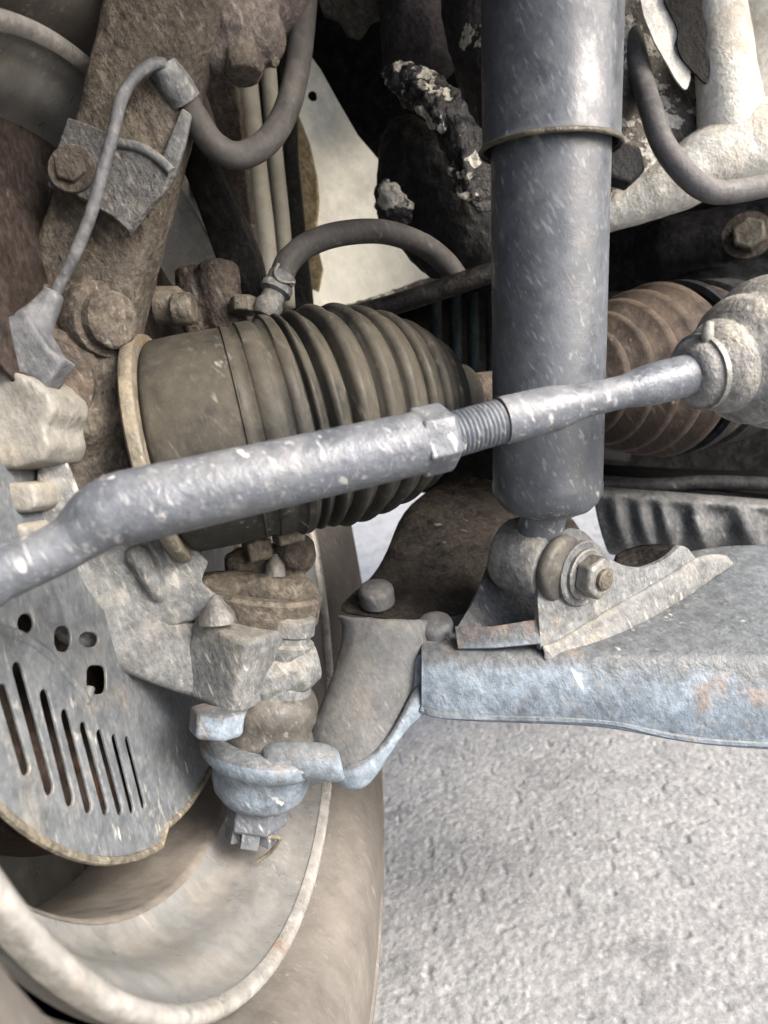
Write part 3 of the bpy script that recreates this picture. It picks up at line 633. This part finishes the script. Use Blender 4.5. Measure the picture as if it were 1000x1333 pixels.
# ================================================================== TIE ROD
tr = thing('tie_rod', U(350, 625, .27), 'blue grey speckled tie rod with adjusting sleeve crossing before the shock absorber', 'tie rod')
Q = [U(-70, 785, .228), U(0, 748, .233), U(60, 722, .238), U(95, 702, .241), U(128, 676, .243), U(150, 664, .245)]
obj('rod_end', tube(Q, [.0105, .0086, .0082, .0086, .0112, .0120], n=8, seg=24), M_rod, tr)
a, b = U(132, 668, .244), U(583, 568, .286); dx = (b - a); L_ = dx.length
obj('sleeve', lathe(a, dx, [(0, .0105), (.003, .0120), (.008, .0125), (L_ - .014, .0120), (L_ - .013, .0122)], 40, wob=.015), M_rod, tr)
obj('hex_end', nut(b - dx.normalized() * .0135, dx, .0136, .0145, ref=UP), M_rod, tr, bevel=.0006)
c, e = U(583, 568, .286), U(656, 547, .294); d2 = e - c; l2 = d2.length; th = []
nT = 13
for i in range(nT):
    s = l2 * i / nT; w = l2 / nT; th += [(s, .0080), (s + w * .3, .0090), (s + w * .6, .0090), (s + w * .95, .0080)]
obj('thread', lathe(c, d2, th, 32), M_rod, tr, smooth=60)
obj('rod', tube([U(652, 548, .293), U(700, 537, .297), U(725, 531, .299), U(760, 522, .302), U(810, 510, .306), U(830, 505, .308), U(850, 500, .31), U(905, 486, .315)],
                [.0096, .0096, .0092, .0070, .0068, .0080, .0088, .0090], n=8, seg=28), M_rod, tr)
rb0, rb1 = U(893, 489, .314), U(1080, 440, .340); rx = rb1 - rb0
rk = thing('rack_boot', U(980, 465, .325), 'grey dusty steering rack boot with clamp tab at tie rod end', 'rack boot')
pr = [(0, .0095), (.002, .0128), (.006, .0150), (.0085, .0135), (.010, .0152), (.014, .0185), (.019, .0205), (.0215, .0200), (.023, .0225), (.028, .0270), (.032, .0285), (.035, .0270), (.038, .0290), (.044, .0335), (.049, .034), (.053, .030), (.056, .033), (.07, .035), (.075, .03)]
obj('bellows', lathe(rb0, rx, pr, 56), grime('grey_bellows', (.25, .25, .245), (.42, .395, .33), .5, .6, 0, .5, rust=.15, rustcol=(.36, .26, .14), bump=.5, g=0.7), rk, smooth=180)
obj('clamp', lathe(rb0 + rx.normalized() * .006, rx, [(0, .0150), (.0003, .0163), (.003, .0163), (.0033, .0150)], 40, cap=False), M_steel, rk, smooth=40)
bm = bmesh.new(); sweep(bm, spline([U(922, 452, .308), U(921, 436, .306), U(923, 420, .306)], 4), [.0018, .0026, .0022], 12, flat=.8)
obj('clamp_tab', bm, M_caliper, rk)

# ================================================================== HOSES AND CABLES
bh = thing('brake_hose', U(390, 60, .35), 'thick rubber brake hose hanging in a deep loop beside the upright', 'hose')
obj('hose', tube([U(400, -60, .365), U(397, 0, .362), U(390, 70, .36), U(376, 135, .356), U(350, 182, .352), U(312, 203, .348), U(278, 188, .342), U(252, 150, .335), U(232, 118, .328), U(212, 88, .322)], .0062, seg=18), M_hose, bh, smooth=180)
obj('ferrule', tube([U(240, 132, .3305), U(228, 111, .326), U(212, 87, .322)], [.0078, .0078, .0066], seg=18), M_castgrey, bh)
obj('strap', ploft([[(238, 142, .327), (250, 150, .327)], [(222, 180, .327), (242, 188, .327)], [(207, 222, .33), (228, 232, .33)]]), M_castgrey, bh, solid=.003, bevel=.0008)
sc_ = thing('sensor_cable', U(120, 270, .31), 'thin dusty sensor cable running down the upright into grey plug', 'cable')
obj('cable', tube([U(214, 84, .318), U(198, 84, .315), U(176, 100, .312), U(158, 130, .310), U(146, 180, .308), U(132, 230, .308), U(118, 280, .310), U(98, 330, .312), U(80, 365, .314), U(66, 395, .314)], .0026, seg=12), M_plastic, sc_, smooth=180)
bm = bmesh.new()
sweep(bm, spline([U(72, 380, .313), U(55, 408, .312), U(40, 428, .31)], 5), [.0045, .0065, .009], 14)
box(bm, U(40, 450, .308), U(62, 486, .308) - U(24, 425, .308), .011, .0085, .008, ref=fwd); box(bm, U(62, 478, .306), U(75, 490, .306) - U(45, 470, .306), .007, .0065, .007, ref=fwd)
obj('plug', bm, M_plastic, sc_, voxel=.0011, vsmooth=6, disp=.0006)
vh = thing('vent_hose', U(345, 395, .41), 'short rubber hose arching from a metal fitting above the ribbed boot', 'hose')
obj('hose', tube([U(366, 362, .412), U(376, 340, .415), U(402, 318, .42), U(445, 304, .43), U(500, 302, .44), U(548, 318, .45), U(580, 342, .455), U(600, 370, .462)], .0070, seg=18), M_hose, vh, smooth=180)
f0, f1 = U(346, 408, .408), U(372, 350, .412)
obj('fitting', lathe(f0, f1 - f0, [(-.002, .006), (.001, .0078), (.006, .0078), (.008, .0065), (.012, .0065), (.0135, .0090), (.017, .0090), (.019, .0075), (.024, .0078)], 28), M_castgrey, vh)
obj('clip', tube([U(362, 344, .405), U(358, 356, .402), U(366, 366, .402), U(384, 368, .405)], .0011, seg=8), M_steel, vh)

# ================================================================== UPPER BALL JOINT
ub = thing('upper_ball_joint', U(310, 70, .355), 'brown dusty upper ball joint lump at the top of the upright', 'ball joint')
bm = bmesh.new(); cap_(bm, U(255, 10, .345), U(330, 30, .345), .022, .018); ball(bm, U(338, 50, .342), .0125); ball(bm, U(285, 66, .340), .0105); cap_(bm, U(308, 40, .342), U(316, 82, .342), .0165, .0115)
ball(bm, U(345, -10, .36), .024)
obj('socket', bm, grime('dusty_mauve_iron', (.15, .125, .115), (.30, .26, .225), .45, .7, 0, .2, bump=.5), ub, voxel=.0013, vsmooth=3, disp=.0012)
obj('nut', nut(U(314, 70, .338), U(320, 104, .338) - U(314, 70, .338), .0095, .010), M_cast, ub, bevel=.001)
obj('grease_nipple', lathe(U(352, 76, .345), U(360, 82, .341) - U(352, 76, .345), [(-.006, .003), (.004, .003), (.006, .0018)], 14), M_clamp, ub)

# ================================================================== BODY AND CHASSIS BEHIND
bp = thing('inner_body_panel', U(470, 380, .62), 'cream painted inner body panel with brown stained edge', 'body panel')
P_c = plane((400, 80, .60), (590, 330, .66), (420, 410, .62))
obj('sheet', pslab(P_c, [(366, -40), (385, -40), (396, 60), (418, 90), (440, 130), (466, 175), (500, 215), (560, 240), (640, 300), (640, 350), (560, 375), (480, 398), (410, 412), (400, 380), (385, 200)], .003), M_cream, bp, bevel=.001)
obj('edge_flange', pslab(plane((385, 160, .592), (412, 200, .592), (400, 400, .61)), [(372, 140), (388, 150), (402, 185), (412, 228), (415, 262), (410, 310), (420, 350), (414, 380), (398, 372), (384, 260)], .004), M_stain, bp, bevel=.001)
obj('drain_hole', lathe(on(P_c, 407, 126) - fwd * .002, fwd, [(0, .0035), (.004, .0035)], 16), M_dark, bp)
bm = bmesh.new(); wl_ = spline([on(P_c, x, y) - fwd * .004 for x, y in ((408, 414), (460, 404), (510, 388), (560, 370), (640, 345))], 12)
sweep(bm, wl_, [.005 + .002 * noise.noise(Vector((i * .9, 3, 0))) for i in range(len(wl_))], 10); obj('seam_sealer', bm, M_railflake, bp)

for nm, pts, r, lab in (('support_tube', [(318, 70, .50), (332, 200, .50), (345, 310, .50), (352, 400, .50)], .0072, 'wider cream painted tube standing beside the hanging hose loop'),
                        ('support_tube', [(348, 70, .52), (358, 200, .52), (368, 300, .52), (374, 400, .52)], .0058, 'thinner beige painted tube nearest the stained body panel')):
    o = obj(nm, tube([U(*p) for p in pts], r, seg=20), grime('beige_tube_paint', (.40, .385, .32), (.36, .31, .22), .3, .5, 0, .08, bump=.08, coarse=9, g=0.3), loc=U(*pts[-1]), smooth=180)
    tag(o, lab, 'tube', 'beige tubes behind the upright')
o = obj('brown_bracket', pslab(plane((255, 90, .47), (315, 190, .47), (330, 300, .48)), [(248, 85), (300, 80), (310, 130), (322, 240), (335, 350), (300, 260), (262, 150)], .006), M_brown, loc=U(290, 260, .475), bevel=.001)
tag(o, 'brown dirty bracket strip behind the hose loop', 'bracket')
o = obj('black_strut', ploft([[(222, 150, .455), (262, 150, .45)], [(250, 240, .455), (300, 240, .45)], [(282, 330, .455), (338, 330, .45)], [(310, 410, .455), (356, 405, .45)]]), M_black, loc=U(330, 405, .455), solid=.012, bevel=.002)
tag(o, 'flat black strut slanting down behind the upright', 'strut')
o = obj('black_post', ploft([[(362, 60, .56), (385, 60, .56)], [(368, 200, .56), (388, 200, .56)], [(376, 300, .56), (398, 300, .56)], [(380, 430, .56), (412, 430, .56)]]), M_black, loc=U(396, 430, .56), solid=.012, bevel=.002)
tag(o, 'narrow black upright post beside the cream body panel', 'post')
o = obj('liner_panel', ploft([[(150, -40, .62), (400, -40, .66)], [(150, 200, .60), (330, 200, .62)], [(180, 380, .58), (330, 380, .58)]]), grime('blue_black_liner', (.014, .016, .021), (.045, .038, .03), .35, .6, 0, .05, rust=.1, spec=.12), loc=U(250, 380, .58), solid=.004)
tag(o, 'dark blue black liner panel behind the upright', 'panel')

fb = thing('frame_bracket', U(570, 300, .50), 'black bracket with flaking paint beside the shock absorber', 'bracket')
def blob_strip(rows, name, mat, th, parent): return obj(name, ploft(rows), mat, parent, subsurf=4, solid=th, disp=.009 if mat is M_flake else .003)
blob_strip([[(490, 92, .475), (505, 118, .47), (528, 138, .475)], [(512, 78, .465), (532, 108, .455), (550, 150, .465)], [(550, 78, .465), (572, 125, .45), (580, 195, .465)], [(592, 110, .465), (604, 170, .45), (590, 250, .465)], [(622, 160, .465), (630, 210, .455), (605, 268, .465)], [(646, 220, .47), (646, 250, .47), (640, 285, .47)]], 'gusset', M_flake, .006, fb)
blob_strip([[(492, 170, .53), (486, 250, .53), (500, 300, .53), (560, 372, .54)], [(530, 130, .505), (540, 220, .50), (548, 300, .51), (590, 365, .52)], [(580, 180, .49), (595, 270, .49), (605, 320, .495), (625, 355, .51)], [(650, 240, .49), (650, 290, .49), (650, 320, .495), (655, 350, .50)]], 'web', grime('black_web_paint', (.03, .03, .03), (.10, .092, .085), .3, .45, 0, .1, bump=.4, spec=.12), .006, fb)
blob_strip([[(484, 245, .515), (500, 228, .505), (520, 236, .505)], [(488, 275, .51), (508, 262, .495), (532, 262, .50)], [(500, 300, .515), (520, 298, .505), (545, 290, .505)]], 'lug', M_flake, .005, fb)
bm = lathe(U(545, -80, .54), U(548, 100, .53) - U(545, -80, .54), [(0, .030), (.07, .029), (.096, .027), (.105, .02)], 40)
obj('bump_tube', bm, grime('mauve_black_rubber', (.04, .036, .04), (.10, .09, .09), .3, .6, 0, .05, spec=.12), fb, smooth=60)
blob_strip([[(565, -20, .50), (600, -20, .47), (650, -20, .46)], [(582, 60, .50), (612, 60, .47), (650, 60, .46)], [(600, 130, .50), (625, 130, .475), (655, 130, .47)], [(625, 210, .50), (640, 200, .48), (660, 200, .48)]], 'post', grime('purple_black_paint', (.05, .045, .05), (.15, .14, .14), .3, .45, 0, .2, bump=.3, flake=(.55, .53, .45), flake_amt=-.6), .004, fb)
obj('side_plate', pslab(plane((420, 0, .58), (500, 0, .58), (480, 40, .58)), [(405, -40), (520, -40), (512, 10), (484, 22), (470, 45), (452, 40), (440, 20), (420, 14)], .01), M_cast, fb, bevel=.003)

cr = thing('chassis_rail', U(900, 260, .50), 'dirty white chassis rail with peeling paint behind the shock absorber', 'chassis rail')
obj('rail_web', ploft([[(790, -40, .50), (850, -40, .50), (930, -40, .52), (1060, -40, .52)], [(790, 100, .50), (850, 110, .495), (930, 100, .52), (1060, 90, .52)], [(790, 200, .50), (850, 200, .49), (920, 180, .505), (1060, 150, .51)], [(780, 290, .505), (850, 270, .50), (920, 235, .50), (1060, 200, .50)]]), M_railflake, cr, subsurf=2, solid=.004, disp=.0025)
obj('lower_beam', tube([U(770, 285, .515), U(830, 262, .505), U(880, 238, .497), U(930, 208, .49), U(1000, 182, .485), U(1080, 160, .48)], [.012, .015, .019, .023, .026, .027], seg=24, wob=.03), M_rail, cr, smooth=180)
obj('vertical_beam', tube([U(930, -60, .49), U(938, 20, .488), U(946, 100, .485), U(956, 190, .488)], [.016, .017, .019, .023], seg=20, wob=.04), M_rail, cr, smooth=180)
obj('side_beam', tube([U(1010, -60, .50), U(1010, 60, .50), U(1010, 150, .50)], [.024, .024, .026], seg=20), M_rail, cr, smooth=180)
P_t = plane((860, 0, .470), (920, 0, .470), (900, 100, .474))
obj('tar_patch', pslab(P_t, soft([(858, -40), (912, -40), (914, 10), (921, 40), (919, 62), (925, 84), (921, 108), (908, 98), (890, 78), (882, 60), (882, 36), (866, 4)]), .0015), M_black, cr)
P_t2 = plane((860, 0, .4725), (920, 0, .4725), (900, 100, .4765))
obj('paint_flake', pslab(P_t2, soft([(826, -40), (862, -40), (866, 6), (880, 22), (882, 44), (877, 64), (888, 80), (899, 94), (894, 116), (882, 106), (868, 82), (852, 54), (838, 20)]), .0015), M_rail, cr)
obj('rail_bolt', nut(U(806, 222, .475), -fwd, .014, .012), M_mount, cr, bevel=.001)
bl = thing('brake_line_hose', U(940, 250, .46), 'grey rubber line bending along the lower edge of the white rail', 'hose')
obj('line', tube([U(822, 40, .505), U(834, 95, .492), U(848, 145, .470), U(862, 185, .462), U(888, 222, .458), U(918, 246, .455), U(950, 250, .455), U(1000, 241, .455), U(1060, 228, .455)], .0072, seg=16), grime('grey_line_rubber', (.17, .165, .165), (.30, .28, .26), .3, .55, 0, .15, g=0.4), bl, smooth=180)

em = thing('engine_mount', U(950, 340, .62), 'dark engine mount with a dirty bolt in the shadow under the rail', 'engine mount')
bm = bmesh.new(); cap_(bm, U(860, 330, .64), U(1040, 310, .60), .030, .034); cap_(bm, U(900, 400, .62), U(1060, 370, .60), .03, .03)
obj('body', bm, M_mount, em, voxel=.002, disp=.0015)
obj('bolt', nut(U(975, 308, .568), -fwd + RT * -.5, .013, .010), M_clamp, em, bevel=.0012)
obj('washer', lathe(U(973, 308, .572), -fwd + RT * -.5, [(0, .018), (.004, .018)], 32), M_brown, em)

cm = thing('crossmember', U(890, 690, .60), 'dark grey ribbed crossmember behind the control arm', 'crossmember')
rows = []
n = 44
for i in range(n + 1):
    x = 772 + (1100 - 772) * i / n; rib = 0
    for c0, w in ((800, 14), (832, 14), (862, 14), (905, 18), (968, 24), (1040, 20)):
        rib = max(rib, math.exp(-((x - c0) / w * 1.6) ** 2))
    dd = .59 - .012 * rib; k = (x - 772) / 328
    rows.append([U(x, 632 + 26 * k, .60), U(x, 640 + 26 * k, .585), U(x, 646 + 26 * k, .585), U(x + 1, 652 + 26 * k, dd + .004), U(x + 6, 680 + 26 * k, dd), U(x + 16, 712 + 16 * k, dd + .01), U(x + 20, 722 + 16 * k, .62)])
obj('pressing', loft(rows), M_cross, cm, subsurf=1, solid=.003)
obj('top_ledge', ploft([[(640, 600, .72), (900, 615, .72), (1100, 620, .72)], [(760, 634, .61), (900, 642, .60), (1100, 660, .60)]]), M_dark, cm, solid=.006)
obj('ledge_pipe', tube([U(780, 628, .60), U(850, 632, .60), U(930, 628, .60), U(1060, 634, .59)], .006), M_mount, cm)

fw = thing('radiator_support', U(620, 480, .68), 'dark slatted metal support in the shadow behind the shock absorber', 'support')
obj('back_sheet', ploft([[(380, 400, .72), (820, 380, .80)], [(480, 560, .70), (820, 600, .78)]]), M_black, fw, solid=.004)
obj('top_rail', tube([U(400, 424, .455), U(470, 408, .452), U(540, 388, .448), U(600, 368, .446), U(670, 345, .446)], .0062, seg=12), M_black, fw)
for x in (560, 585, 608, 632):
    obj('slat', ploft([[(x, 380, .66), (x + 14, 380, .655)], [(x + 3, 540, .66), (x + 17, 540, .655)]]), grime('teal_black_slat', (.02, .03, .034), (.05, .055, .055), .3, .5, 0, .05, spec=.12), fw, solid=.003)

# dark engine bay closing the view at the back; cover and wall added to block light
eb = thing('engine_bay', Vector((.35, 1.0, .45)), 'unlit black engine bay sheet metal behind everything, with added cover and wall blocking light', 'engine bay')
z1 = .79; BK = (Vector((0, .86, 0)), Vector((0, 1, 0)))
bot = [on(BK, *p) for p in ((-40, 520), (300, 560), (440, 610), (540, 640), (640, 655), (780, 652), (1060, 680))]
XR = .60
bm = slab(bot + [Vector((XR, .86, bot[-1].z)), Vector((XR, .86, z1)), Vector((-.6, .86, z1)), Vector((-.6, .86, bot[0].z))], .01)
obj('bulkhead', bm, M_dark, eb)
bm = slab([Vector((-.60, -.25, z1)), Vector((.02, -.25, z1)), Vector((.10, .06, z1)), Vector((XR, .06, z1)), Vector((XR, .86, z1)), Vector((-.60, .86, z1))], .01, None, away=Vector((0, 0, 1)))  # out of view, front edge shaped to keep sky and sun off the upper parts
obj('light_block_roof', bm, M_dark, eb)
bm = slab([Vector((XR - .011, .36, .42)), Vector((XR - .011, .845, .42)), Vector((XR - .011, .845, z1 - .004)), Vector((XR - .011, .36, z1 - .004))], .01)  # invented wall out of view, blocks low sky light from the right
obj('light_block_wall', bm, M_dark, eb)
